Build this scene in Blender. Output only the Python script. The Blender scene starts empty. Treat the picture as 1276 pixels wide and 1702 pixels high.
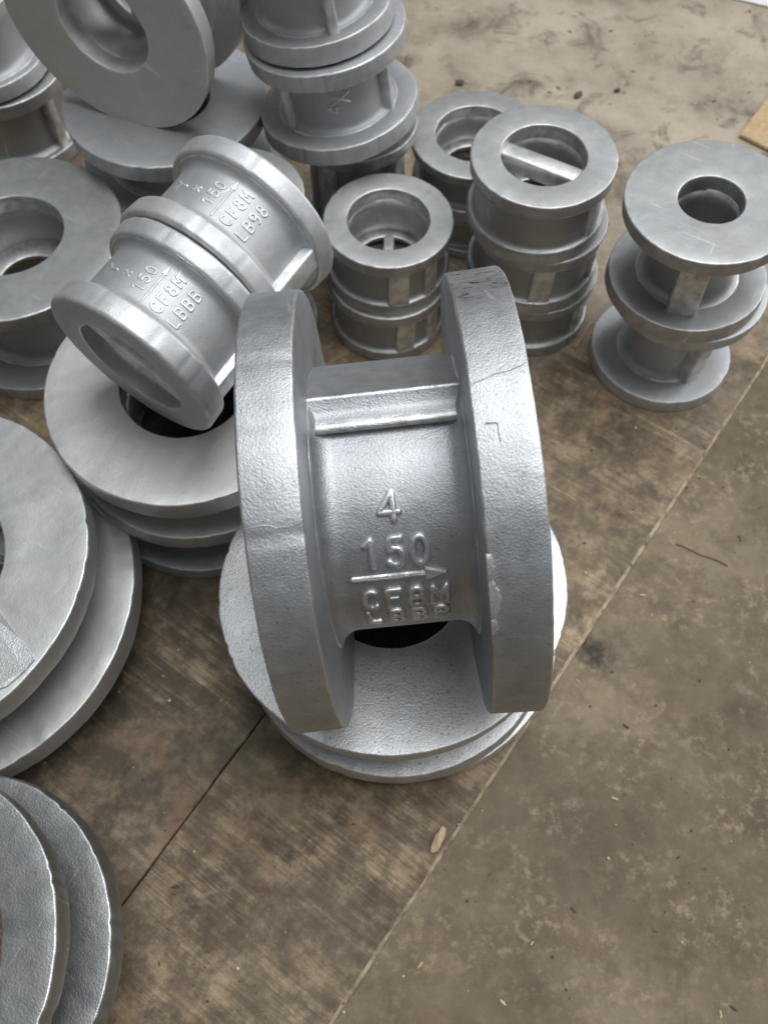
import bpy, bmesh, math, random
from mathutils import Vector, Matrix, noise

random.seed(7)
sc = bpy.context.scene
COL = sc.collection
R = math.radians

# ------------------------------------------------------------------ camera
cd = bpy.data.cameras.new("camera")
cam = bpy.data.objects.new("camera", cd)
COL.objects.link(cam)
cam.location = (0, 0, 0.49)
cam.rotation_euler = (R(90 - 62), 0, 0)
cd.sensor_fit = 'VERTICAL'
cd.sensor_height = 36.0
cd.sensor_width = 27.0
cd.lens = 1450.0 / 1702.0 * 36.0
cd.clip_start = 0.01
cd.clip_end = 200
cd.dof.use_dof = True
cd.dof.focus_distance = 0.345
cd.dof.aperture_fstop = 15.0
sc.camera = cam

# ------------------------------------------------------------------ world + light
w = bpy.data.worlds.new("World")
sc.world = w
w.use_nodes = True
nt = w.node_tree
bg = nt.nodes["Background"]
bg.inputs["Color"].default_value = (0.93, 0.97, 1.0, 1)
bg.inputs["Strength"].default_value = 0.18


def area(name, loc, target, sx, sy, energy, color):
    l = bpy.data.lights.new(name, 'AREA')
    l.shape = 'RECTANGLE'
    l.size = sx
    l.size_y = sy
    l.energy = energy
    l.color = color
    o = bpy.data.objects.new(name, l)
    COL.objects.link(o)
    o.location = loc
    d = Vector(target) - Vector(loc)
    o.rotation_euler = d.to_track_quat('-Z', 'Y').to_euler()
    return o


area("roof_skylight", (0.38, 0.45, 2.3), (0.0, 0.3, 0), 1.9, 1.3, 54, (0.96, 0.985, 1.0))
area("open_doorway", (2.2, 1.35, 1.25), (0.2, 0.6, 0), 1.4, 1.5, 28, (0.97, 0.985, 1.0))
sc.view_settings.view_transform = 'Standard'
sc.view_settings.look = 'None'
sc.view_settings.exposure = 0.0
sc.view_settings.gamma = 1.0


# ------------------------------------------------------------------ materials
def newmat(name):
    m = bpy.data.materials.new(name)
    m.use_nodes = True
    n = m.node_tree
    b = n.nodes["Principled BSDF"]
    return m, n, b


class NB:
    """small node builder"""

    def __init__(self, n):
        self.n = n

    def node(self, t, **kw):
        o = self.n.nodes.new(t)
        for k, v in kw.items():
            setattr(o, k, v)
        return o

    def link(self, a, b):
        self.n.links.new(a, b)

    def coords(self, kind='Object', scale=(1, 1, 1), rot=(0, 0, 0), loc=(0, 0, 0)):
        tc = self.node('ShaderNodeTexCoord')
        mp = self.node('ShaderNodeMapping')
        mp.inputs['Scale'].default_value = scale
        mp.inputs['Rotation'].default_value = rot
        mp.inputs['Location'].default_value = loc
        self.link(tc.outputs[kind], mp.inputs['Vector'])
        return mp.outputs['Vector']

    def noise(self, vec, scale, detail=4, rough=0.55, dist=0.0):
        o = self.node('ShaderNodeTexNoise')
        o.inputs['Scale'].default_value = scale
        o.inputs['Detail'].default_value = detail
        o.inputs['Roughness'].default_value = rough
        o.inputs['Distortion'].default_value = dist
        if vec is not None:
            self.link(vec, o.inputs['Vector'])
        return o.outputs['Fac']

    def ramp(self, fac, stops, interp='LINEAR'):
        o = self.node('ShaderNodeValToRGB')
        cr = o.color_ramp
        cr.interpolation = interp
        while len(cr.elements) < len(stops):
            cr.elements.new(0.5)
        for e, (p, c) in zip(cr.elements, stops):
            e.position = p
            e.color = (*c, 1) if len(c) == 3 else c
        self.link(fac, o.inputs['Fac'])
        return o.outputs['Color']

    def mix(self, fac, a, b, mode='MIX'):
        o = self.node('ShaderNodeMix', data_type='RGBA', blend_type=mode)
        for s, v in ((o.inputs[0], fac), (o.inputs[6], a), (o.inputs[7], b)):
            if hasattr(v, 'links') or hasattr(v, 'is_linked'):
                self.link(v, s)
            elif isinstance(v, (tuple, list)):
                s.default_value = (*v, 1) if len(v) == 3 else v
            else:
                s.default_value = v
        return o.outputs[2]

    def math(self, op, a, b=0.0, clamp=False):
        o = self.node('ShaderNodeMath', operation=op, use_clamp=clamp)
        for s, v in ((o.inputs[0], a), (o.inputs[1], b)):
            if hasattr(v, 'is_linked'):
                self.link(v, s)
            else:
                s.default_value = v
        return o.outputs[0]

    def bump(self, h, strength, dist, normal=None):
        o = self.node('ShaderNodeBump')
        o.inputs['Strength'].default_value = strength
        o.inputs['Distance'].default_value = dist
        self.link(h, o.inputs['Height'])
        if normal is not None:
            self.link(normal, o.inputs['Normal'])
        return o.outputs['Normal']


def cast_metal(name, lo, hi, rough, grain, grain_d, lump_d, dirt=0.0, scuff=False, speck=0.25, metal=0.8):
    m, n, b = newmat(name)
    q = NB(n)
    v = q.coords('Object')
    oi = q.node('ShaderNodeObjectInfo')
    va = q.node('ShaderNodeVectorMath', operation='ADD')
    q.link(v, va.inputs[0])
    cb = q.node('ShaderNodeCombineXYZ')
    rnd = q.math('MULTIPLY', oi.outputs['Random'], 7.3)
    for i in range(3):
        q.link(rnd, cb.inputs[i])
    q.link(cb.outputs[0], va.inputs[1])
    v = va.outputs[0]
    big = q.noise(v, 28, 5, 0.6)
    mid = q.noise(v, 160, 4, 0.6)
    fine = q.noise(v, grain, 3, 0.62)
    lump = q.noise(v, 85, 3, 0.5, 0.4)
    mm = q.math('ADD', q.math('MULTIPLY', big, 0.65), q.math('MULTIPLY', mid, 0.35))
    col = q.ramp(mm, [(0.36, lo), (0.62, hi)])
    tint = q.noise(v, 45, 2)
    col = q.mix(0.5, col, q.ramp(tint, [(0.4, (1.0, 0.985, 0.96)), (0.6, (0.95, 0.98, 1.0))]), 'MULTIPLY')
    # tiny dark specks left in the blasted skin
    sp = q.noise(v, 620, 2, 0.5)
    spk = q.ramp(sp, [(0.30, (1, 1, 1)), (0.37, (0, 0, 0))])
    col = q.mix(q.math('MULTIPLY', spk, speck), col, (0.10, 0.095, 0.09))
    if dirt:
        d = q.noise(v, 48, 7, 0.72, 0.3)
        dm = q.ramp(d, [(0.55, (0, 0, 0)), (0.72, (1, 1, 1))])
        col = q.mix(q.math('MULTIPLY', dm, dirt), col, (0.17, 0.135, 0.10))
    if scuff:
        # black scale left in a patch on one rim
        ps = q.coords('Object')
        s1 = q.node('ShaderNodeVectorMath', operation='DISTANCE')
        q.link(ps, s1.inputs[0])
        s1.inputs[1].default_value = scuff
        near = q.ramp(s1.outputs['Value'], [(0.012, (1, 1, 1)), (0.026, (0, 0, 0))])
        pn = q.noise(q.coords('Object', (260, 260, 90)), 1.6, 5, 0.7, 1.2)
        pm = q.ramp(pn, [(0.54, (0, 0, 0)), (0.60, (1, 1, 1))])
        col = q.mix(q.math('MULTIPLY', near, pm), col, (0.05, 0.048, 0.045))
    # sparse handling scratches, two directions
    for (ang, sx, sy, th) in ((0.6, 9, 700, 0.735), (2.1, 12, 800, 0.745)):
        m1 = q.node('ShaderNodeMapping'); m1.inputs['Rotation'].default_value = (0.3, 0.2, ang)
        q.link(v, m1.inputs['Vector'])
        m2 = q.node('ShaderNodeMapping'); m2.inputs['Scale'].default_value = (sx * 4, sy, sx * 4)
        q.link(m1.outputs['Vector'], m2.inputs['Vector'])
        sn = q.noise(m2.outputs['Vector'], 1.0, 1, 0.4)
        col = q.mix(q.math('MULTIPLY', q.ramp(sn, [(th, (0, 0, 0)), (th + .04, (1, 1, 1))]), 0.4), col, (0.80, 0.80, 0.81))
    ge = q.node('ShaderNodeNewGeometry')
    wear = q.ramp(ge.outputs['Pointiness'], [(0.508, (0, 0, 0)), (0.545, (1, 1, 1))])
    wear = q.math('MULTIPLY', wear, q.ramp(q.noise(v, 130, 3), [(0.35, (0.25, 0.25, 0.25)), (0.6, (1, 1, 1))]))
    col = q.mix(q.math('MULTIPLY', wear, 0.8), col, (0.86, 0.86, 0.86))
    q.link(col, b.inputs['Base Color'])
    b.inputs['Metallic'].default_value = metal
    b.inputs['Specular IOR Level'].default_value = 0.4
    rr = q.math('ADD', q.math('MULTIPLY', mid, 0.14), rough - 0.07)
    rr = q.math('SUBTRACT', rr, q.math('MULTIPLY', wear, 0.10))
    q.link(rr, b.inputs['Roughness'])
    nb = q.bump(lump, 0.6, lump_d)
    nb = q.bump(fine, 0.8, grain_d, nb)
    q.link(nb, b.inputs['Normal'])
    return m


M = {}
M['main'] = cast_metal('rough_bright_casting', (0.40, 0.408, 0.425), (0.51, 0.52, 0.54), 0.52, 1200, 0.00027, 0.0004, 0.2, (0.0745, -0.049, 0.082), 0.3, 0.96)
M['silver'] = cast_metal('silver_casting', (0.455, 0.462, 0.475), (0.51, 0.517, 0.53), 0.57, 1300, 0.00015, 0.0003, 0.16, False, 0.12, 0.72)
M['white'] = cast_metal('blasted_casting', (0.57, 0.575, 0.585), (0.63, 0.635, 0.645), 0.52, 1000, 0.00028, 0.0004, 0.16, False, 0.55, 0.95)
M['pale'] = cast_metal('pale_smooth_casting', (0.54, 0.535, 0.53), (0.60, 0.595, 0.59), 0.55, 1100, 0.00012, 0.0004, 0.10, False, 0.06, 0.88)
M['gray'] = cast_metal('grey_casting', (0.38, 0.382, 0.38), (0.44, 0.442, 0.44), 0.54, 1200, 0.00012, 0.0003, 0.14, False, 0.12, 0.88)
M['dark'] = cast_metal('dimmed_grey_casting', (0.29, 0.293, 0.29), (0.36, 0.363, 0.36), 0.50, 1000, 0.00020, 0.0005, 0.2, False, 0.2, 0.95)  # darker grey copy, dim near-left light painted into the base colour
M['dull'] = cast_metal('dull_grey_casting', (0.58, 0.57, 0.55), (0.64, 0.63, 0.61), 0.58, 1200, 0.00010, 0.0003, 0.12, False, 0.12, 0.40)

# ------------------------------------------------------------------ mesh helpers


def finish(name, bm, mat, parent=None, smooth=True):
    me = bpy.data.meshes.new(name)
    bmesh.ops.recalc_face_normals(bm, faces=bm.faces)
    bm.to_mesh(me)
    bm.free()
    if smooth:
        for p in me.polygons:
            p.use_smooth = True
    me.materials.append(mat)
    o = bpy.data.objects.new(name, me)
    COL.objects.link(o)
    if parent is not None:
        o.parent = parent
    return o


def rounded(pts, rads, k=3):
    """closed 2D polygon (r,z) with rounded corners"""
    out = []
    n = len(pts)
    for i in range(n):
        p = Vector(pts[i]); a = Vector(pts[i - 1]); c = Vector(pts[(i + 1) % n])
        r = rads[i] if isinstance(rads, (list, tuple)) else rads
        if r <= 0:
            out.append(tuple(p)); continue
        u = (a - p).normalized(); v = (c - p).normalized()
        ang = u.angle(v)
        d = min(r / math.tan(ang / 2), (a - p).length * .48, (c - p).length * .48)
        rr = d * math.tan(ang / 2)
        ctr = p + (u + v).normalized() * (rr / math.sin(ang / 2))
        s = p + u * d; e = p + v * d
        for j in range(k + 1):
            t = j / k
            q = (s - ctr).lerp(e - ctr, t)
            q = q.normalized() * rr + ctr
            out.append((q.x, q.y))
    return out


def split_long(prof, step):
    out = []
    n = len(prof)
    for i in range(n):
        a = prof[i]; b = prof[(i + 1) % n]
        L = math.hypot(a[0] - b[0], a[1] - b[1])
        out.append(a)
        m = int(L / step)
        for j in range(1, m):
            t = j / m
            out.append((a[0] + (b[0] - a[0]) * t, a[1] + (b[1] - a[1]) * t))
    return out


def lathe(prof, segs, seed, amp=0.0, freq=40.0, chip=0.0, chips=0):
    """closed (r,z) profile spun round z, with the wobble of a casting"""
    bm = bmesh.new()
    rows = []
    off = Vector((seed * 3.17, seed * 1.71, seed * 2.3))
    rmax = max(p[0] for p in prof)
    rng = random.Random(seed)
    spots = [(rng.uniform(0, 2 * math.pi), rng.uniform(0.4, 1.0)) for _ in range(chips)]
    zs = [p[1] for p in prof]
    z0, z1 = min(zs), max(zs)
    for i in range(segs):
        a = 2 * math.pi * i / segs
        ca, sa = math.cos(a), math.sin(a)
        row = []
        for (r, z) in prof:
            p = Vector((r * ca, r * sa, z))
            if amp:
                nz = noise.noise_vector(p * freq + off)
                n2 = noise.noise_vector(p * freq * 4.5 + off)
                p += nz * amp + n2 * amp * 0.45
            if chips and r > rmax * 0.975:
                for (sa_, s_) in spots:
                    da = abs((a - sa_ + math.pi) % (2 * math.pi) - math.pi) * rmax
                    wd = 0.0028 * s_
                    if da < wd and (z > z1 - 0.003 or z < z0 + 0.003):
                        k = chip * s_ * (1 - da / wd)
                        p.x -= ca * k; p.y -= sa * k
            row.append(bm.verts.new(p))
        rows.append(row)
    n = len(prof)
    for i in range(segs):
        A = rows[i]; B = rows[(i + 1) % segs]
        for j in range(n):
            bm.faces.new((A[j], B[j], B[(j + 1) % n], A[(j + 1) % n]))
    return bm


def block(bm, sx, sy, sz, mat4, bev=0.001, segs=2):
    """bevelled box centred on the origin of mat4"""
    t = bmesh.new()
    bmesh.ops.create_cube(t, size=1.0)
    bmesh.ops.scale(t, vec=(sx, sy, sz), verts=t.verts)
    if bev:
        bmesh.ops.bevel(t, geom=list(t.edges), offset=bev, segments=segs, profile=0.5, affect='EDGES')
    bmesh.ops.transform(t, matrix=mat4, verts=t.verts)
    m = bpy.data.meshes.new('tmp')
    t.to_mesh(m); t.free()
    bm.from_mesh(m)
    bpy.data.meshes.remove(m)


def tube(bm, pts, normals, rad, flat=0.8, k=8, pw=1.0):
    """rounded bead along pts (list of Vector) with given surface normals"""
    n = len(pts)
    rings = []
    # end caps by shrinking extra rings
    ext = []
    d0 = (pts[0] - pts[1]).normalized(); d1 = (pts[-1] - pts[-2]).normalized()
    seq = [(pts[0] + d0 * rad * .8, normals[0], .35), (pts[0] + d0 * rad * .45, normals[0], .85)]
    seq += [(p, q, 1.0) for p, q in zip(pts, normals)]
    seq += [(pts[-1] + d1 * rad * .45, normals[-1], .85), (pts[-1] + d1 * rad * .8, normals[-1], .35)]
    m = len(seq)
    for i, (p, nn, s) in enumerate(seq):
        t = (seq[min(i + 1, m - 1)][0] - seq[max(i - 1, 0)][0]).normalized()
        b = t.cross(nn).normalized()
        ring = []
        for j in range(k):
            a = 2 * math.pi * j / k
            ca, sa = math.cos(a), math.sin(a)
            ca = math.copysign(abs(ca) ** pw, ca); sa = math.copysign(abs(sa) ** pw, sa)
            ring.append(bm.verts.new(p + b * (ca * rad * s) + nn * (sa * rad * s * flat)))
        rings.append(ring)
    for i in range(m - 1):
        for j in range(k):
            bm.faces.new((rings[i][j], rings[i][(j + 1) % k], rings[i + 1][(j + 1) % k], rings[i + 1][j]))
    bm.faces.new(rings[0]); bm.faces.new(rings[-1])


def arc(cx, cy, rx, ry, a0, a1, n=10):
    return [(cx + rx * math.cos(R(a0 + (a1 - a0) * i / n)), cy + ry * math.sin(R(a0 + (a1 - a0) * i / n))) for i in range(n + 1)]


# stroke alphabet in a box 0..0.62 wide, 0..1 high
GLYPH = {
    '0': [arc(.31, .5, .25, .46, 90, 450, 18)],
    '1': [[(.1, .76), (.33, .97), (.33, .03)]],
    '2': [arc(.31, .72, .25, .25, 170, -30, 10) + [(.05, .03), (.58, .03)]],
    '4': [[(.44, .03), (.44, .97), (.06, .3), (.6, .3)]],
    '5': [[(.54, .96), (.14, .96), (.1, .55)] + arc(.3, .33, .26, .3, 120, -150, 12)],
    '6': [[(.5, .95)] + arc(.32, .5, .27, .46, 110, 200, 6) + arc(.31, .28, .25, .26, 180, 540, 14)],
    '8': [arc(.31, .74, .2, .22, -90, 270, 14), arc(.31, .27, .25, .25, 90, 450, 14)],
    '9': [arc(.31, .72, .25, .25, 0, 360, 14) + arc(.3, .5, .26, .47, 0, -90, 6)],
    'C': [arc(.34, .5, .27, .46, 50, 310, 14)],
    'F': [[(.1, .03), (.1, .96), (.56, .96)], [(.1, .52), (.46, .52)]],
    'M': [[(.03, .03), (.05, .96), (.31, .4), (.57, .96), (.59, .03)]],
    'L': [[(.1, .96), (.1, .04), (.56, .04)]],
    'B': [[(.1, .04), (.1, .96), (.36, .96)] + arc(.36, .74, .2, .22, 90, -90, 6) + [(.1, .52)], [(.3, .52)] + arc(.36, .28, .22, .24, 90, -90, 6) + [(.1, .04)]],
    'Y': [[(.05, .95), (.31, .5), (.31, .04)], [(.57, .95), (.31, .5)]],
    'X': [[(.05, .95), (.57, .05)], [(.57, .95), (.05, .05)]],
    '-': [[(.05, .5), (.55, .5)]],
}


def resample(poly, step):
    out = [Vector(poly[0])]
    for a, b in zip(poly[:-1], poly[1:]):
        a = Vector(a); b = Vector(b)
        m = max(1, int((b - a).length / step))
        for j in range(1, m + 1):
            out.append(a.lerp(b, j / m))
    return out


def on_barrel(rb, u, ang):
    """u along the axis (metres), ang in radians from local +x towards +y"""
    n = Vector((math.cos(ang), math.sin(ang), 0))
    return Vector((rb * n.x, rb * n.y, u)), n


def lettering(parent, mat, text, rb, zc, adeg, h, adv, rad, name='raised_lettering', asp=1.0, sub=None):
    """row of raised characters; each character its own mesh under one empty-like row mesh"""
    wtot = adv * (len(text) - 1) + 0.62 * h * asp
    objs = []
    for i, ch in enumerate(text):
        bm = bmesh.new()
        for st in GLYPH[ch]:
            pl = resample(st, 0.09)
            P, N = [], []
            for q in pl:
                u = zc - wtot / 2 + i * adv + q.x * h * asp
                ang = R(adeg) - (q.y - 0.5) * h / rb
                p, nn = on_barrel(rb, u, ang)
                P.append(p); N.append(nn)
            tube(bm, P, N, rad, 1.30 if rad > .001 else .85, 16 if rad > .001 else 10, .62 if rad > .001 else .85)
        objs.append(finish(name, bm, mat, parent))
    return objs


def raised_arrow(parent, mat, rb, z0, z1, adeg, rad):
    bm = bmesh.new()
    P, N = [], []
    for i in range(9):
        p, n = on_barrel(rb, z0 + (z1 - z0) * i / 8 * .78, R(adeg)); P.append(p); N.append(n)
    tube(bm, P, N, rad, 1.0)
    # head: a tapering wedge
    zb = z0 + (z1 - z0) * .76
    ring = []
    hw = rad * 2.6
    base = [(zb, -hw), (zb, hw), (z1, 0)]
    vs_lo, vs_hi = [], []
    for (u, t) in base:
        p, n = on_barrel(rb - .001, u, R(adeg) + t / rb); vs_lo.append(bm.verts.new(p))
        p, n = on_barrel(rb + rad * 1.0, zb + (u - zb) * .9 + .0003, R(adeg) + t * .75 / rb); vs_hi.append(bm.verts.new(p))
    bm.faces.new(vs_hi)
    for i in range(3):
        j = (i + 1) % 3
        bm.faces.new((vs_lo[i], vs_lo[j], vs_hi[j], vs_hi[i]))
    bm.faces.new(vs_lo)
    return finish('raised_arrow', bm, mat, parent, smooth=False)


def tag(o, label, cat, group=None):
    o['label'] = label
    o['category'] = cat
    if group:
        o['group'] = group
    return o


GROUP = 'cast valve bodies piled on the boards'
_seed = [10]


def casting(label, base, axis, R0, F, tf, rb, rh, mat, ref=(1, 0, 0), spin=0.0, R1=None, tf1=None,
            ribs=(), fillet=None, rbi=None, seat=None, segs=144, chips=10, amp=0.00028, chamfer=0.0010,
            name='valve_casting', boss=None, rh1=None, chip=None, bar=None, shade_plug=None):
    """two flanges joined by a barrel: base = centre of the lower face, axis = lower to upper face"""
    _seed[0] += 1
    s = _seed[0]
    chip = chip or R0 * .0095
    R1 = R1 or R0
    tf1 = tf1 or tf
    rh1 = rh1 or rh
    fillet = fillet if fillet is not None else min(0.006, (F - tf - tf1) * .3)
    rbi = rbi or rh + 0.0001
    n = Vector(axis).normalized()
    x = Vector(ref); x = (x - n * x.dot(n)).normalized()
    y = n.cross(x)
    mt = Matrix((x, y, n)).transposed().to_4x4()
    mt = mt @ Matrix.Rotation(R(spin), 4, 'Z')
    mt.translation = Vector(base)
    e = bpy.data.objects.new(name, None)
    e.empty_display_size = 0.02
    COL.objects.link(e)
    e.matrix_world = mt
    tag(e, label, 'valve casting', GROUP)

    def fl(za, zb, RR, hole, draft):
        # draft: which face is the inner one (1 = upper, -1 = lower)
        ra = RR - (0.0006 if draft > 0 else 0.0)
        pr = rounded([(hole, za), (RR - (0.0008 if draft < 0 else 0), za), (RR - (0.0008 if draft > 0 else 0), zb), (hole, zb)],
                     [min(chamfer, .0009) if draft > 0 else 0, chamfer, chamfer, min(chamfer, .0009) if draft < 0 else 0], 4)
        pr = split_long(pr, 0.006)
        return lathe(pr, segs, s + (0 if draft > 0 else 50), amp, 38, chip, chips)

    finish('flange', fl(0, tf, R0, rh, 1), mat, e)
    finish('flange', fl(F - tf1, F, R1, rh1, -1), mat, e)
    za, zb = tf - .001, F - tf1 + .001
    a0 = 16
    re_ = rb + fillet * (1 - math.sin(R(a0)))
    dz = fillet * (1 - math.cos(R(a0)))
    pr = [(rbi, za), (re_ + .0012 / math.tan(R(a0)) * .5, za + .0004)]
    k = 7
    for i in range(k + 1):
        a = R(a0 + (90 - a0) * i / k)
        pr.append((rb + fillet * (1 - math.sin(a)), tf + fillet * (1 - math.cos(a))))
    for i in range(k + 1):
        a = R(90 - (90 - a0) * i / k)
        pr.append((rb + fillet * (1 - math.sin(a)), F - tf1 - fillet * (1 - math.cos(a))))
    pr += [(re_ + .0012 / math.tan(R(a0)) * .5, zb - .0004), (rbi, zb)]
    pr = split_long(pr, 0.006)
    finish('barrel', lathe(pr, segs, s + 90, amp * (.7 if fillet < .012 else .25), 30), mat, e)
    for (az, wd, ro) in ribs:
        bm = bmesh.new()
        ri = rb - 0.004
        m4 = Matrix.Rotation(R(az), 4, 'Z') @ Matrix.Translation(((ri + ro) / 2, 0, F / 2 + (tf - tf1) / 2))
        block(bm, ro - ri, wd, F - tf - tf1 + .002, m4, 0.0013, 3)
        finish('rib', bm, mat, e)
    if seat:
        z, ri, ang = seat
        pr = rounded([(ri, z - .003), (rbi + .001, z - .003), (rbi + .001, z), (ri, z)], [.0006, 0, 0, .0008], 3)
        so = finish('valve_seat', lathe(pr, 96, s + 130, amp * .6, 40), mat, e)
    if seat and seat[2] is not None:
        bm = bmesh.new()
        bw = max(.005, ri * .34)
        m4 = Matrix.Rotation(R(ang), 4, 'Z') @ Matrix.Translation((0, 0, z - .003))
        block(bm, 2 * ri + .002, bw, .0072, m4, .0012, 3)
        m5 = Matrix.Rotation(R(ang), 4, 'Z') @ Matrix.Translation((0, 0, z + .0006))
        block(bm, 2 * ri + .003, bw * .35, .0030, m5, .0008, 2)
        finish('seat_bar', bm, mat, so)
    if shade_plug:
        # near-black plug added to paint the shade deep in the bore
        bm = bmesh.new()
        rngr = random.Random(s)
        ctr = bm.verts.new((0, 0, shade_plug + .002))
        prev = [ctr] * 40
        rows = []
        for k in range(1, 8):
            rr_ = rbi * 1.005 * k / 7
            rows.append([bm.verts.new((rr_ * math.cos(2 * math.pi * i / 40), rr_ * math.sin(2 * math.pi * i / 40), shade_plug + rngr.uniform(-.0012, .0012) - .004 * (k / 7) ** 2 + .002)) for i in range(40)])
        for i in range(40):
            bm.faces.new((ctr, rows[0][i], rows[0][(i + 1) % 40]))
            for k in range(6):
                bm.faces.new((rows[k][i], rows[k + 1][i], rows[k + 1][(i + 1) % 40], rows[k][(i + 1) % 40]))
        finish('bore_shade_plug', bm, M['bore_shade'], e, smooth=False)
    if bar:
        z, ang, bw = bar
        bm = bmesh.new()
        m4 = Matrix.Rotation(R(ang), 4, 'Z') @ Matrix.Translation((0, 0, z))
        block(bm, 2 * rbi + .003, bw, .012, m4, .0026, 3)
        finish('bore_bar', bm, mat, e)
    if boss:
        ang, z, rr, ln = boss
        bm = bmesh.new()
        m4 = Matrix.Rotation(R(ang), 4, 'Z') @ Matrix.Translation((rbi - ln / 2 + .002, 0, z)) @ Matrix.Rotation(R(90), 4, 'Y')
        bmesh.ops.create_cone(bm, cap_ends=True, segments=32, radius1=rr * 1.1, radius2=rr, depth=ln, matrix=m4)
        bmesh.ops.bevel(bm, geom=[ed for ed in bm.edges if len(ed.link_faces) == 2 and ed.calc_face_angle(0) > 1.0], offset=.0015, segments=3, affect='EDGES')
        finish('hinge_boss', bm, mat, e)
    return e


_m, _n, _b = newmat('painted_bore_shade')  # near-black colour standing in for shade inside the bores
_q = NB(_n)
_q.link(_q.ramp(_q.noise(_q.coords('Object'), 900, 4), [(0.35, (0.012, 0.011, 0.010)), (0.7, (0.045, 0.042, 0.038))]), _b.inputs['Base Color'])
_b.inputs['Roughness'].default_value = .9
M['bore_shade'] = _m

# ------------------------------------------------------------------ ground: concrete floor and boards
def board_material(name, dark, mid, light, angle, seed, far_lighten):
    m, n, b = newmat(name)
    q = NB(n)
    v0 = q.coords('Object', loc=(seed, seed * .7, 0))
    vr = q.coords('Object', rot=(0, 0, -angle))

    def stretched(sx, sy):
        mp = q.node('ShaderNodeMapping')
        mp.inputs['Scale'].default_value = (sx, sy, 1)
        mp.inputs['Location'].default_value = (seed, seed, 0)
        q.link(vr, mp.inputs['Vector'])
        return mp.outputs['Vector']
    a = q.noise(v0, 9, 7, 0.66, 0.5)
    c = q.ramp(a, [(0.30, dark), (0.5, mid), (0.72, light)])
    saw = q.noise(stretched(210, 12), 1.0, 8, 0.80, 0.1)       # saw marks across the board
    patch = q.ramp(q.noise(v0, 17, 5, 0.6), [(0.42, (0.05, 0.05, 0.05)), (0.60, (1, 1, 1))])
    sawm = q.ramp(saw, [(0.47, (0, 0, 0)), (0.66, (1, 1, 1))])
    c = q.mix(q.math('MULTIPLY', q.math('MULTIPLY', sawm, patch), 0.95), c, tuple(min(1, x * 1.9) for x in light))
    sawd = q.ramp(saw, [(0.30, (1, 1, 1)), (0.44, (0, 0, 0))])
    c = q.mix(q.math('MULTIPLY', sawd, 0.55), c, tuple(x * .6 for x in dark))
    grain = q.noise(stretched(10, 150), 1.0, 5, 0.65, 0.4)
    c = q.mix(q.math('MULTIPLY', q.ramp(grain, [(0.54, (0, 0, 0)), (0.70, (1, 1, 1))]), 0.45), c, tuple(x * .7 for x in dark))
    blot = q.noise(v0, 62, 8, 0.74, 0.1)
    c = q.mix(q.ramp(blot, [(0.44, (0.6, 0.6, 0.6)), (0.56, (0, 0, 0))]), c, tuple(x * .66 for x in dark))
    c = q.mix(q.ramp(blot, [(0.55, (0, 0, 0)), (0.66, (0.6, 0.6, 0.6))]), c, tuple(x * 1.25 for x in light))
    rust = q.noise(v0, 27, 7, 0.70, 0.2)
    c = q.mix(q.ramp(rust, [(0.53, (0, 0, 0)), (0.66, (0.7, 0.7, 0.7))]), c, (light[0] * 1.02, light[1] * .88, light[2] * .76))
    green = q.noise(v0, 14, 5, 0.62)
    c = q.mix(q.ramp(green, [(0.54, (0, 0, 0)), (0.68, (0.5, 0.5, 0.5))]), c, (mid[0] * .78, mid[1] * .92, mid[2] * .84))
    # paler far end: pale surface plus light falloff painted into the colour
    d = q.node('ShaderNodeVectorMath', operation='DISTANCE')
    q.link(q.coords('Object', (1.0, 1.0, 0)), d.inputs[0])
    d.inputs[1].default_value = (0.30, 0.78, 0)
    dn = q.math('ADD', d.outputs['Value'], q.math('MULTIPLY', q.math('SUBTRACT', q.noise(v0, 11, 7, 0.68, 0.6), 0.5), 0.42))
    dm = q.ramp(dn, [(0.22, (1, 1, 1)), (0.46, (0, 0, 0))])
    dc = q.ramp(q.noise(v0, 10, 9, 0.70, 0.1), [(0.36, (0.19, 0.155, 0.115)), (0.48, (0.35, 0.297, 0.228)), (0.64, (0.47, 0.40, 0.31))])
    c = q.mix(q.math('MULTIPLY', dm, far_lighten), c, dc)
    grime = q.noise(v0, 30, 8, 0.72, 0.8)
    c = q.mix(q.ramp(grime, [(0.53, (0, 0, 0)), (0.68, (0.75, 0.75, 0.75))]), c, tuple(x * .55 for x in dark))
    sp = q.noise(v0, 75, 4, 0.55)
    c = q.mix(q.ramp(sp, [(0.24, (0.95, 0.95, 0.95)), (0.31, (0, 0, 0))]), c, (0.022, 0.018, 0.013))
    q.link(c, b.inputs['Base Color'])
    q.link(q.math('ADD', q.math('MULTIPLY', grime, 0.35), 0.38), b.inputs['Roughness'])
    b.inputs['Specular IOR Level'].default_value = 0.35
    nb = q.bump(saw, 0.7, 0.0007)
    nb = q.bump(grime, 0.5, 0.0010, nb)
    q.link(nb, b.inputs['Normal'])
    return m


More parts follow.
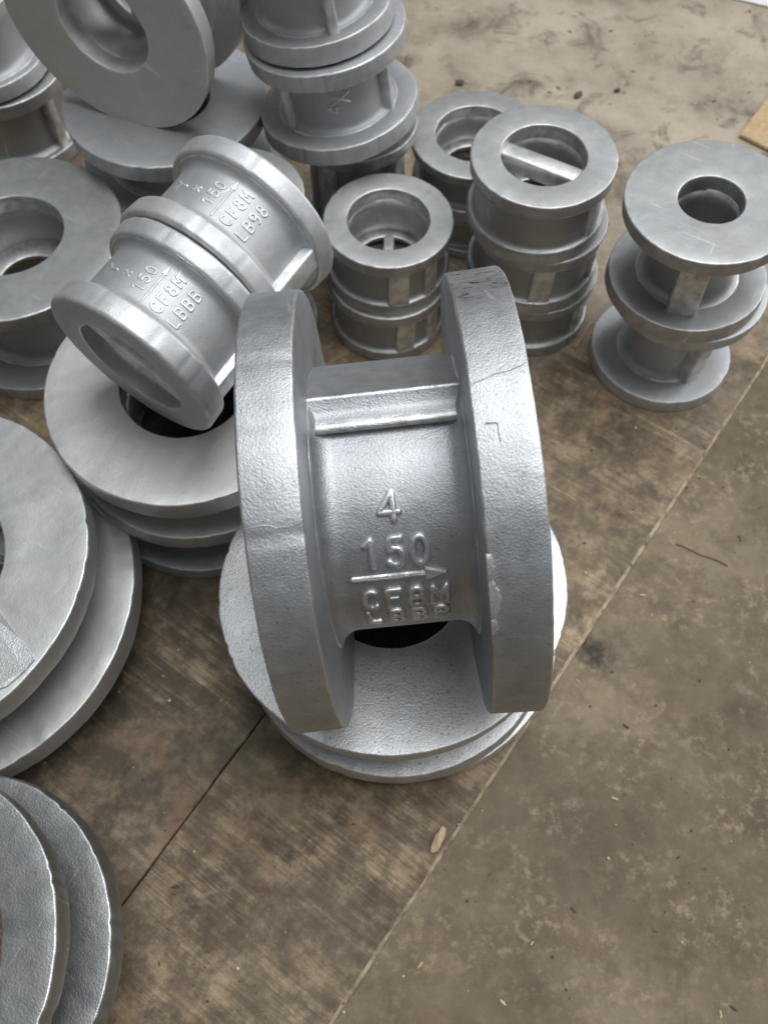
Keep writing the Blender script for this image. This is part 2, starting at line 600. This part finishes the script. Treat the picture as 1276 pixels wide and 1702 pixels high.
def concrete_material():
    m, n, b = newmat('stained_concrete')
    q = NB(n)
    v = q.coords('Object')
    a = q.noise(v, 7, 8, 0.68, 0.15)
    c = q.ramp(a, [(0.32, (0.091, 0.067, 0.039)), (0.5, (0.172, 0.132, 0.084)), (0.68, (0.270, 0.215, 0.144))])
    g = q.noise(v, 38, 8, 0.72, 0.2)
    c = q.mix(q.ramp(g, [(0.47, (0, 0, 0)), (0.62, (.55, .55, .55))]), c, (0.087, 0.065, 0.038))
    red = q.noise(v, 19, 5, 0.6)
    c = q.mix(q.ramp(red, [(0.54, (0, 0, 0)), (0.68, (.35, .35, .35))]), c, (0.241, 0.167, 0.123))
    crumb = q.noise(v, 150, 6, 0.72)
    c = q.mix(q.math('MULTIPLY', q.ramp(crumb, [(0.50, (0, 0, 0)), (0.64, (1, 1, 1))]), q.ramp(q.noise(v, 23, 5, 0.65), [(0.42, (0, 0, 0)), (0.60, (.6, .6, .6))])), c, (0.379, 0.298, 0.188))
    ds = q.node('ShaderNodeVectorMath', operation='DISTANCE')
    q.link(v, ds.inputs[0]); ds.inputs[1].default_value = (0.124, -0.832, 0)
    sm = q.math('ADD', ds.outputs['Value'], q.math('MULTIPLY', q.math('SUBTRACT', q.noise(v, 90, 6, 0.7), 0.5), 0.035))
    c = q.mix(q.ramp(sm, [(0.006, (0.9, 0.9, 0.9)), (0.014, (0, 0, 0))]), c, (0.025, 0.018, 0.013))
    # pale wandering veins
    ve = q.node('ShaderNodeTexVoronoi', feature='DISTANCE_TO_EDGE')
    ve.inputs['Scale'].default_value = 75
    wn = q.node('ShaderNodeTexNoise'); wn.inputs['Scale'].default_value = 30; wn.inputs['Detail'].default_value = 5
    q.link(v, wn.inputs['Vector'])
    wv = q.node('ShaderNodeVectorMath', operation='MULTIPLY_ADD')
    q.link(wn.outputs['Color'], wv.inputs[0]); wv.inputs[1].default_value = (.06, .06, .06); q.link(v, wv.inputs[2])
    q.link(wv.outputs[0], ve.inputs['Vector'])
    vm = q.ramp(ve.outputs['Distance'], [(0.0, (1, 1, 1)), (0.05, (0, 0, 0))])
    pick = q.ramp(q.noise(v, 15, 4, 0.6), [(0.53, (0, 0, 0)), (0.66, (1, 1, 1))])
    c = q.mix(q.math('MULTIPLY', q.math('MULTIPLY', vm, pick), 0.32), c, (0.30, 0.245, 0.165))
    pale = q.noise(v, 70, 5, 0.7)
    c = q.mix(q.ramp(pale, [(0.58, (0, 0, 0)), (0.72, (0.5, 0.5, 0.5))]), c, (0.27, 0.22, 0.15))
    sp = q.noise(v, 52, 3, 0.5)
    c = q.mix(q.ramp(sp, [(0.25, (0.9, 0.9, 0.9)), (0.30, (0, 0, 0))]), c, (0.045, 0.038, 0.03))
    q.link(c, b.inputs['Base Color'])
    q.link(q.math('ADD', q.math('MULTIPLY', g, 0.3), 0.50), b.inputs['Roughness'])
    b.inputs['Specular IOR Level'].default_value = 0.3
    nb = q.bump(g, 0.5, 0.0010)
    nb = q.bump(pale, 0.4, 0.0005, nb)
    q.link(nb, b.inputs['Normal'])
    return m


M['concrete'] = concrete_material()
ZF = -0.004     # floor lies 4 mm under the board tops
bm = bmesh.new()
bmesh.ops.create_grid(bm, x_segments=2, y_segments=2, size=6)
fl = finish('concrete_floor', bm, M['concrete'], smooth=False)
fl.location = (0, 1.0, ZF)
fl['kind'] = 'structure'

# board edges run along direction d; the seam is parallel to the outer edge
E0 = Vector((-0.0242, -0.0201)); E1 = Vector((0.2689, 0.3804))
S0 = Vector((-0.1337, 0.0319)); S1 = Vector((-0.0674, 0.1298))
dE = (E1 - E0).normalized(); dS = (S1 - S0).normalized()
ANG = math.atan2(dE.y, dE.x)


def board(name, corners, mat, seed, label, step=0.006):
    """sheet with slightly nibbled outline: corners counter-clockwise in plan"""
    rng = random.Random(seed)
    outline = []
    outer = []
    n = len(corners)
    for i in range(n):
        a = Vector(corners[i]); b_ = Vector(corners[(i + 1) % n])
        L = (b_ - a).length
        m = max(2, int(L / step))
        nn = Vector((b_.y - a.y, a.x - b_.x)).normalized()
        for j in range(m):
            p = a.lerp(b_, j / m)
            d = noise.noise(Vector((p.x * 30, p.y * 30, seed))) * .0009 + noise.noise(Vector((p.x * 150, p.y * 150, seed))) * .0004
            outline.append(p - nn * (abs(d) + .0002))
            outer.append(seed == 3 and i == 0)
    bm = bmesh.new()
    top = [bm.verts.new((p.x, p.y, 0)) for p in outline]
    c = sum(outline, Vector((0, 0))) / len(outline)
    hi = []
    for p in outline:
        hi.append(p)
    bev = []
    for i, p in enumerate(outline):
        wn = noise.noise(Vector((p.x * 60, p.y * 60, seed + 9)))
        q = (c - p).normalized() * ((.0019 + .0011 * wn) if outer[i] else .0005)
        bev.append(bm.verts.new((p.x, p.y, -.0014)))
        top[i].co.x += q.x; top[i].co.y += q.y
    bot = [bm.verts.new((p.x, p.y, -.0038)) for p in outline]
    bm.faces.new(top)
    k = len(outline)
    for i in range(k):
        j = (i + 1) % k
        f = bm.faces.new((top[i], bev[i], bev[j], top[j]))
        f.material_index = 1 if outer[i] else 0
        bm.faces.new((bev[i], bot[i], bot[j], bev[j]))
    bm.faces.new(bot[::-1])
    o = finish(name, bm, mat, smooth=False)
    o.data.materials.append(M['board_edge'])
    tag(o, label, 'board', 'boards laid on the concrete floor')
    return o


_m, _n, _b = newmat('frayed_board_edge')
_q = NB(_n)
_q.link(_q.ramp(_q.noise(_q.coords('Object'), 90, 5, 0.7), [(0.34, (0.14, 0.11, 0.068)), (0.58, (0.44, 0.355, 0.24))]), _b.inputs['Base Color'])
_b.inputs['Roughness'].default_value = .8
M['board_edge'] = _m
M['board_right'] = board_material('worn_board', (0.101, 0.072, 0.045), (0.180, 0.133, 0.082), (0.311, 0.236, 0.145), ANG, 1.3, 0.92)
M['board_left'] = board_material('oily_board', (0.089, 0.066, 0.045), (0.151, 0.115, 0.076), (0.252, 0.192, 0.126), ANG, 4.1, 0.0)
FAR = 0.95
NEAR = 0.35
cross = Vector((-dS.y, dS.x))
JN = S0 + dS * 0.215                      # inner corner, under the centre stack
gap = Vector((dS.y, -dS.x)) * .0005
board('board', [E0 - dE * NEAR, E0 + dE * FAR, E0 + dE * FAR + cross * 1.3, JN + cross * 1.3, JN, S0 - dS * NEAR], M['board_right'], 3,
      'worn brown board along the open concrete, its long edge beside the fallen wood chip')
L0 = S0 - gap
JL = JN - gap - dS * .001
board('board', [L0 - dS * NEAR, JL, JL + cross * 1.3, L0 - dS * NEAR + cross * 1.3], M['board_left'], 8,
      'darker oily board beyond the seam, under the near left castings')

# ------------------------------------------------------------------ the main valve body and what carries it
U = (1, 0, 0)
Z = (0, 0, 1)
main_base = Vector((0.0055, 0.1733, 0.1735))
main_axis = Vector((1, 0.0758, 0.078)).normalized()
FM = 0.0957
mv = casting('large rough silver valve body marked 4 and 150 standing upright on its rims', main_base - main_axis * FM / 2, main_axis, 0.0893, FM, 0.0194, 0.0508, 0.034,
             M['main'], ref=Z, tf1=0.0204, ribs=(), fillet=0.008, segs=256, chips=16, amp=.00032, chamfer=0.0010, chip=.0007)
# flat lug running between the flanges on the far upper side of the barrel
bm = bmesh.new()
lug_len = FM - .0194 - .0204 + .002
mrot = Matrix.Rotation(R(-36), 4, 'Z')
sec = rounded([(.0440, -.0300), (.0464, -.0262), (.0480, -.0232), (.0498, -.0217), (.0548, -.0203), (.0548, .0203), (.0498, .0217), (.0480, .0232), (.0464, .0262), (.0440, .0300)],
              [0, 0, 0, 0, .0016, .0016, 0, 0, 0, 0], 4)
za, zb = .0194 - .001, .0194 - .001 + lug_len
r0 = [bm.verts.new(mrot @ Vector((x, y, za))) for x, y in sec]
r1 = [bm.verts.new(mrot @ Vector((x, y, zb))) for x, y in sec]
for i in range(len(sec)):
    j = (i + 1) % len(sec)
    bm.faces.new((r0[i], r0[j], r1[j], r1[i]))
finish('lug', bm, M['main'], mv)
zc = FM / 2 - .0005
RB = 0.0508
lettering(mv, M['main'], '4', RB, zc - .0022, 30, .0112, .0085, .00128, 'raised_numeral', 1.2)
lettering(mv, M['main'], '150', RB, zc - .0012, 49.0, .0112, .0088, .00128, 'raised_numeral', .95)
raised_arrow(mv, M['main'], RB, zc - .0178, zc + .0165, 60.5, .00125)
lettering(mv, M['main'], 'CF8M', RB, zc + .0005, 72.8, .0098, .0086, .00118, 'raised_letter', 1.05)
lettering(mv, M['main'], 'LBBB', RB, zc + .0005, 86, .0088, .0086, .00118, 'raised_letter', 1.05)

def rim_bead(name, pts, rad, rr=.0893):
    bm = bmesh.new()
    P, N = [], []
    for (al, z) in pts:
        p, n = on_barrel(rr, z, R(al))
        P.append(p); N.append(n)
    tube(bm, P, N, rad, .9, 6)
    finish(name, bm, M['main'], mv)


rng = random.Random(4)
zi, zo = FM - .0204, FM
rim_bead('casting_seam', [(5.5 - 3.6 * t / 9 + rng.uniform(-.3, .3), zi + .0012 + (.0182) * t / 9) for t in range(10)], .00016)
rim_bead('casting_seam', [(31 + rng.uniform(-.5, .5), .0012 + .0172 * t / 9) for t in range(10)], .00014)
# ragged flash along the inner edge of the right rim
for (a0, a1, wd) in ((41, 47, .0010), (47, 56, .0022), (56, 60, .0008)):
    bm = bmesh.new()
    top, bot = [], []
    for t in range(13):
        al = a0 + (a1 - a0) * t / 12
        env = math.sin(math.pi * t / 12) ** .6
        n1 = Vector((math.cos(R(al)), math.sin(R(al)), 0))
        top.append(n1 * (.0893 + .0006 * env) + Vector((0, 0, zi + .0009 + wd * env * rng.uniform(.5, 1.2))))
        bot.append(n1 * (.0893 + .0004 * env) + Vector((0, 0, zi - .0001)))
    vt = [bm.verts.new(p) for p in top]; vb = [bm.verts.new(p) for p in bot]
    vl = [bm.verts.new(p * 1 - Vector((p.x, p.y, 0)).normalized() * .0014 + Vector((0, 0, .0006))) for p in top]
    vk = [bm.verts.new(p * 1 - Vector((p.x, p.y, 0)).normalized() * .0020) for p in bot]
    for t in range(12):
        bm.faces.new((vt[t], vb[t], vb[t + 1], vt[t + 1]))
        bm.faces.new((vl[t], vt[t], vt[t + 1], vl[t + 1]))
        bm.faces.new((vb[t], vk[t], vk[t + 1], vb[t + 1]))
    finish('casting_flash', bm, M['main'], mv, smooth=False)
rim_bead('raised_mark', [(14.5, zi + .0040), (14.5, zi + .0060), (14.7, zi + .0078)], .00022)
rim_bead('raised_mark', [(14.7, zi + .0078), (16.5, zi + .0078), (18.5, zi + .0080)], .00022)

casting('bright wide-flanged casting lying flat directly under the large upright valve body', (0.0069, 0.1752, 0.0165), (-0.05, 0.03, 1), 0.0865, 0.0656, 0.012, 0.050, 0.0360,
        M['white'], R1=0.0884, fillet=.006, segs=224, chips=22, amp=.0005, shade_plug=.026, ribs=((200, .03, .06),))
# flat ring on the boards, lowest layer of the centre stack
pr = rounded([(0.045, 0), (0.0865, 0), (0.0865, .0098), (0.045, .0098)], [.001] * 4, 3)
ring = finish('cast_ring', lathe(split_long(pr, .006), 200, 77, .0004, 38, .001, 14), M['white'])
ring.location = (0.0135, 0.1800, 0.0006)
tag(ring, 'thin flat cast ring lying on the board beneath the centre stack', 'cast ring')

# ------------------------------------------------------------------ small stacks on the right half
# front small stack of two
s1a = casting('lower of two small castings in the short stack behind the large valve body', (0.0030, 0.4200, 0), Z, 0.0405, 0.0445, 0.0085, 0.0362, 0.0262, M['gray'], ribs=((-72, .013, .0392), (-38, .010, .0392)), seat=(.02, .021, 90), fillet=.003)
s1b = casting('small open-topped casting on the short stack, two-window seat seen in its bore', (0.0028, 0.4228, 0.0447), Z, 0.0408, 0.0452, 0.0090, 0.0366, 0.0262, M['gray'], R1=.0417, ribs=((-80, .014, .0396), (-45, .010, .0396)), seat=(.010, .0205, 88), fillet=.003)

# three-high stack
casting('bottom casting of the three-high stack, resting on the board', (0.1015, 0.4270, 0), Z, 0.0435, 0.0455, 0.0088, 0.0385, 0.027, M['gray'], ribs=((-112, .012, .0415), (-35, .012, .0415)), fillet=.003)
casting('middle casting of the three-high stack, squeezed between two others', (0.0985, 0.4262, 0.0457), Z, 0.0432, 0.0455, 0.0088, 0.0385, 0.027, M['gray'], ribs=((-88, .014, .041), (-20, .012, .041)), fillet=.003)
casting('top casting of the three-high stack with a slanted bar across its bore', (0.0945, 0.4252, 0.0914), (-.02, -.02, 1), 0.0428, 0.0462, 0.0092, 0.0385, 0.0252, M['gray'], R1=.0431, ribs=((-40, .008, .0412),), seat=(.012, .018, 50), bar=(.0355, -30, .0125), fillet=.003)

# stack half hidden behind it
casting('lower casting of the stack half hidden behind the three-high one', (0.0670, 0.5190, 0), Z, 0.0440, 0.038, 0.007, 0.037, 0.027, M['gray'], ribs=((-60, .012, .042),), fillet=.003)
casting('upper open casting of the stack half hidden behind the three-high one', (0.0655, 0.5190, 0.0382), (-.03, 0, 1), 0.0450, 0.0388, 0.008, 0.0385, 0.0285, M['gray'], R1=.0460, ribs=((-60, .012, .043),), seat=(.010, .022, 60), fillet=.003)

# two-high stack at the right edge
casting('smaller lower spool casting of the right-edge stack near the board edge', (0.1915, 0.3850, 0), Z, 0.0482, 0.0745, 0.010, 0.026, 0.0180, M['silver'], R1=.0486, ribs=((-60, .012, .034), (120, .012, .034)), fillet=.005)
casting('upper spool casting of the right-edge stack with a round hole in its broad face', (0.1870, 0.3840, 0.0748), (-.06, -.01, 1), 0.0482, 0.0668, 0.0105, 0.026, 0.0182, M['gray'], R1=.0482, ribs=((-105, .017, .036),), fillet=.006)

# ------------------------------------------------------------------ left half
# stack that carries the roll
casting('lower wide casting of the stack under the lettered roll', (-0.1130, 0.2870, 0), Z, 0.0725, 0.0535, 0.0100, 0.048, 0.034, M['silver'], R1=.0735, tf1=.0100, fillet=.006, segs=192, chips=14, amp=.0004, ribs=((-60, .018, .062),))
casting('upper wide casting whose dark bore lies open under the lettered roll', (-0.1075, 0.2840, 0.0538), (0, -.03, 1), 0.0740, 0.0545, 0.0115, 0.048, 0.0345, M['pale'], R1=.0750, tf1=.0160, shade_plug=.012, fillet=.006, segs=192, chips=16, amp=.0004)

# lettered roll: two castings end to end
rn = Vector((.54, .834, .112)).normalized()
ra = Vector((-0.1208, 0.2562, 0.1540))
A = casting('nearer lettered casting of the leaning roll, its slotted end facing down left', ra, rn, 0.0462, 0.0530, 0.0130, 0.0390, 0.0285, M['silver'], ref=Z, tf1=.0105, chamfer=.0022, ribs=((97, .013, .0432),), fillet=.005, segs=192, bar=(.010, -54, .013))
B = casting('farther lettered casting of the leaning roll with a bright rib', ra + rn * 0.0535 + Vector((-.001, .001, .001)), rn, 0.0468, 0.0535, 0.0115, 0.0390, 0.0290, M['silver'], ref=Z, chamfer=.0022, ribs=((86, .013, .0442),), fillet=.005, segs=192)
for o, rbx, l2 in ((A, .0390, 'LBBB'), (B, .0390, 'LB98')):
    lettering(o, M['silver'], 'Y', rbx, .026, -26, .009, .006, .0008, 'raised_mark', 1.1)
    lettering(o, M['silver'], 'X', rbx, .026, -10, .004, .004, .0007, 'raised_mark', 1.2)
    lettering(o, M['silver'], '150', rbx, .0275, 3, .0058, .0050, .00060, 'raised_numeral')
    raised_arrow(o, M['silver'], rbx, .017, .039, 12, .0006)
    lettering(o, M['silver'], 'CF8M', rbx, .027, 22, .0060, .0054, .00062, 'raised_letter')
    lettering(o, M['silver'], l2, rbx, .0265, 36, .0060, .0054, .00062, 'raised_letter')
# casting the far end of the roll leans on
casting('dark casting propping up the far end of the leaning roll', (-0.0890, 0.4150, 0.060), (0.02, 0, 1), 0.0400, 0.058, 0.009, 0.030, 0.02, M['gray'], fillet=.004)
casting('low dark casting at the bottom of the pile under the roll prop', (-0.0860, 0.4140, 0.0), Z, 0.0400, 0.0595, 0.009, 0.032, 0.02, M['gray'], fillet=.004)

# casting at the left edge
casting('wide casting at the left edge, its bore opening onto a ringed floor', (-0.2390, 0.4190, 0), (-.01, 0, 1), 0.0725, 0.0805, 0.011, 0.046, 0.0345, M['gray'], R1=.0722, fillet=.007, segs=176, chips=14, amp=.0004, seat=(.040, .0215, None), rbi=.036)

# two very large castings on the near left
L3 = casting('very large casting on the near left, patched face turned up, beside the oily board', (-0.2400, 0.1830, 0.0270), (-.06, -.02, 1), 0.1050, 0.0613, 0.0150, 0.0568, 0.0525, M['pale'], R1=.0955, tf1=.0165, fillet=.006, segs=224, chips=22, amp=.0006)
casting('small casting hidden under the patched very large one, lifting it off the boards', (-0.2440, 0.1840, 0), Z, 0.0600, 0.0235, 0.007, 0.050, 0.04, M['gray'], fillet=.004)
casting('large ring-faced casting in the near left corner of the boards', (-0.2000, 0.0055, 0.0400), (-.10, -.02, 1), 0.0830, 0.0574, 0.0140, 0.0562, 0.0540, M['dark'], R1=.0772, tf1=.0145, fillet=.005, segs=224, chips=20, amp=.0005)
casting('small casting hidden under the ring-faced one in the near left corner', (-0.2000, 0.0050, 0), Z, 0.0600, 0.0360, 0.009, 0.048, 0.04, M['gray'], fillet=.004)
# welded repair patch on the very large casting, proud of its face
bm = bmesh.new()
pp = [(.0500, -.0170), (.0581, -.0265), (.0694, -.039), (.0790, -.0496), (.0752, -.0553), (.0680, -.0626), (.0572, -.0664), (.0500, -.045), (.0485, -.0235)]
lo = [bm.verts.new((x, y, .0608)) for x, y in pp]
hi = [bm.verts.new((x * .994 + .0003, y * .994, .0627 + .0003 * math.sin(i * 2.1))) for i, (x, y) in enumerate(pp)]
bm.faces.new(hi)
for i in range(len(pp)):
    j = (i + 1) % len(pp)
    bm.faces.new((lo[i], lo[j], hi[j], hi[i]))
finish('repair_patch', bm, M['white'], L3, smooth=False)['label'] = 'rough welded patch, paler than the face around it'

# upright disc and the casting under it
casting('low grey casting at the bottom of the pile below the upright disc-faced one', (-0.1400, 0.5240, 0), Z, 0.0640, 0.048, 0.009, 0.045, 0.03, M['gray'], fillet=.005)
casting('casting lying flat beneath the big upright disc-faced casting', (-0.1466, 0.5195, 0.0483), Z, 0.0670, 0.0565, 0.0125, 0.045, 0.03, M['silver'], R1=.0680, fillet=.005, segs=176)
pn = Vector((.354, .935, .016)).normalized()
casting('big casting standing on its rim at the back left, broad bored face towards us', (-0.1658, 0.4937, 0.1702), pn, 0.0680, 0.062, 0.0115, 0.044, 0.0290, M['dull'], ref=Z, R1=.066, fillet=.006, segs=192, chips=12, amp=.0004, boss=(35, .030, .0085, .022), seat=(.045, .022, 10), rbi=.0305)

# tall leaning stack at the back
tn = Vector((-.14, .05, 1)).normalized()
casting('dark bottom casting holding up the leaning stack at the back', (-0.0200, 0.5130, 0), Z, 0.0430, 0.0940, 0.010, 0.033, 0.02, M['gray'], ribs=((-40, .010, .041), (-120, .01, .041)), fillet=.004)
ST = casting('middle casting of the leaning back stack with two slim ribs on its barrel', (-0.0285, 0.5085, 0.1000), tn, 0.0528, 0.0600, 0.0115, 0.0350, 0.025, M['silver'], R1=.0505, ribs=((-25, .004, .0405), (-140, .004, .0405)), fillet=.005, segs=176)
casting('top casting of the leaning back stack, cut by the frame', (-0.0395, 0.5130, 0.1610), tn, 0.0465, 0.0560, 0.0120, 0.0320, 0.022, M['silver'], ribs=((-70, .006, .039),), fillet=.005, segs=160)

# stack at the far left
casting('lower casting of the far left stack against the upright disc', (-0.2960, 0.6120, 0), Z, 0.0520, 0.0640, 0.011, 0.0420, 0.026, M['gray'], ribs=((-30, .008, .048),), fillet=.005)
casting('upper casting of the far left stack, glossy dark barrel', (-0.3010, 0.6080, 0.0645), (-.04, .03, 1), 0.0490, 0.0620, 0.011, 0.0370, 0.026, M['silver'], fillet=.006)

lettering(ST, M['silver'], '4', .0350, .027, -88, .009, .006, .0007, 'raised_numeral', 1.0)
lettering(ST, M['silver'], 'X', .0350, .0335, -80, .013, .008, .0007, 'raised_mark', 1.0)

# ------------------------------------------------------------------ small loose things
def flake(name, loc, size, mat, label, cat, seed, flat=.35, rot=0.0):
    bm = bmesh.new()
    bmesh.ops.create_icosphere(bm, subdivisions=3, radius=1.0)
    off = Vector((seed, seed * 2, seed * 3))
    for v in bm.verts:
        v.co *= 1 + .45 * noise.noise(v.co * 1.6 + off)
    bmesh.ops.scale(bm, vec=(size[0], size[1], size[2]), verts=bm.verts)
    bm.transform(Matrix.Rotation(rot, 4, 'Z'))
    lo = min(v.co.z for v in bm.verts)
    bm.transform(Matrix.Translation((0, 0, -lo)))
    o = finish(name, bm, mat, smooth=False)
    o.location = loc
    tag(o, label, cat)
    return o


def plain(name, c, rough):
    m, n, b = newmat(name)
    q = NB(n)
    a = q.noise(q.coords('Object'), 220, 4)
    q.link(q.ramp(a, [(0.3, tuple(x * .7 for x in c)), (0.7, c)]), b.inputs['Base Color'])
    b.inputs['Roughness'].default_value = rough
    return m


M['chip'] = plain('fresh_wood', (0.62, 0.45, 0.30), .7)
M['soil'] = plain('dark_grit', (0.10, 0.08, 0.058), .8)
M['twig'] = plain('dry_straw', (0.55, 0.46, 0.27), .7)
M['card'] = plain('brown_cardboard', (0.52, 0.38, 0.21), .8)
M['paper'] = plain('white_paper', (0.80, 0.80, 0.80), .7)
M['grit'] = plain('pale_grit', (0.75, 0.73, 0.68), .5)

flake('wood_chip', (0.0285, 0.0635, 0.0), (.0068, .0023, .0014), M['chip'], 'pale split wood chip at the edge of the worn board', 'wood chip', 2, rot=ANG + .15)
flake('debris_clump', (0.1651, 0.6617, 0.0), (.0045, .0026, .0016), M['soil'], 'largest dark dirt crumb on the floor behind the three-high stack', 'dirt', 5, rot=.9)
flake('debris_clump', (0.1990, 0.668, 0.0), (.0030, .0020, .0012), M['soil'], 'small dark dirt crumb farther right on the pale floor', 'dirt', 6, rot=.3)
flake('debris_clump', (0.0650, 0.6774, 0.0), (.0038, .0028, .0016), M['soil'], 'dark dirt crumb just behind the half hidden stack', 'dirt', 9, rot=.3)
flake('metal_grit', (-0.1222, 0.1385, 0.0), (.0009, .0008, .0006), M['grit'], 'bright speck of grit on the darker board', 'grit', 3)
flake('metal_grit', (-0.0725, 0.0032, 0.0), (.0008, .0007, .0006), M['grit'], 'bright speck of grit on the near part of the worn board', 'grit', 4)
for lab, p, q_, r in (('dry straw sticking out beside the three-high stack', (0.135, 0.392), (0.149, 0.415), .0007),
                      ('thin dark splinter lying on the open concrete', (0.1831, 0.2397), (0.213, 0.2248), .0003)):
    bm = bmesh.new()
    P = [Vector((p[0] + (q_[0] - p[0]) * i / 6, p[1] + (q_[1] - p[1]) * i / 6 + .0006 * math.sin(i * 1.7), .0008 if 'straw' in lab else ZF + .0006)) for i in range(7)]
    tube(bm, P, [Vector((0, 0, 1))] * 7, r, 1.0, 6)
    tag(finish('straw' if 'straw' in lab else 'splinter', bm, M['twig'] if 'straw' in lab else M['soil']), lab, 'straw' if 'straw' in lab else 'splinter')


def sheet(name, pts, z, th, mat, label, cat):
    bm = bmesh.new()
    a = [bm.verts.new((x, y, z + th)) for x, y in pts]
    b_ = [bm.verts.new((x, y, z)) for x, y in pts]
    bm.faces.new(a); bm.faces.new(b_[::-1])
    for i in range(len(pts)):
        j = (i + 1) % len(pts)
        bm.faces.new((a[i], b_[i], b_[j], a[j]))
    bmesh.ops.bevel(bm, geom=list(bm.edges), offset=th * .2, segments=2, affect='EDGES')
    tag(finish(name, bm, mat, smooth=False), label, cat)


sheet('cardboard', [(0.2915, 0.6098), (0.42, 0.50), (0.50, 0.62), (0.3350, 0.672)], 0.0004, .003, M['card'], 'flat piece of tan cardboard at the right edge behind the spool castings', 'cardboard')
sheet('paper', [(0.316, 0.80), (0.37, 0.777), (0.42, 0.86), (0.36, 0.88)], 0.0004, .0012, M['paper'], 'white sheet of paper on the floor in the far right corner', 'paper')

# fine grit, shot and splinters that nobody could count
bm = bmesh.new()
rng = random.Random(21)
for k in range(900):
    x = rng.uniform(-.32, .36); y = rng.uniform(-.03, .78)
    on_floor = (Vector((x, y)) - E0).dot(Vector((dE.y, -dE.x))) > 0
    z = ZF if on_floor else 0.0
    r = rng.choice((.00025, .0003, .0004, .0005, .0008))
    ln = rng.choice((1, 1, 1.4, 3.0))
    m4 = Matrix.Translation((x, y, z + r * .5)) @ Matrix.Rotation(rng.uniform(0, 6.28), 4, 'Z') @ Matrix.Diagonal((r * ln, r, r * .7, 1))
    res = bmesh.ops.create_icosphere(bm, subdivisions=1, radius=1.0, matrix=m4)
    pale = rng.random() < .3
    for v in res['verts']:
        v.co += Vector((rng.uniform(-1, 1), rng.uniform(-1, 1), 0)) * r * .25
        for f in v.link_faces:
            f.material_index = 1 if pale else 0
gr = finish('floor_grit', bm, M['soil'], smooth=False)
gr.data.materials.append(M['twig'])
gr['kind'] = 'stuff'
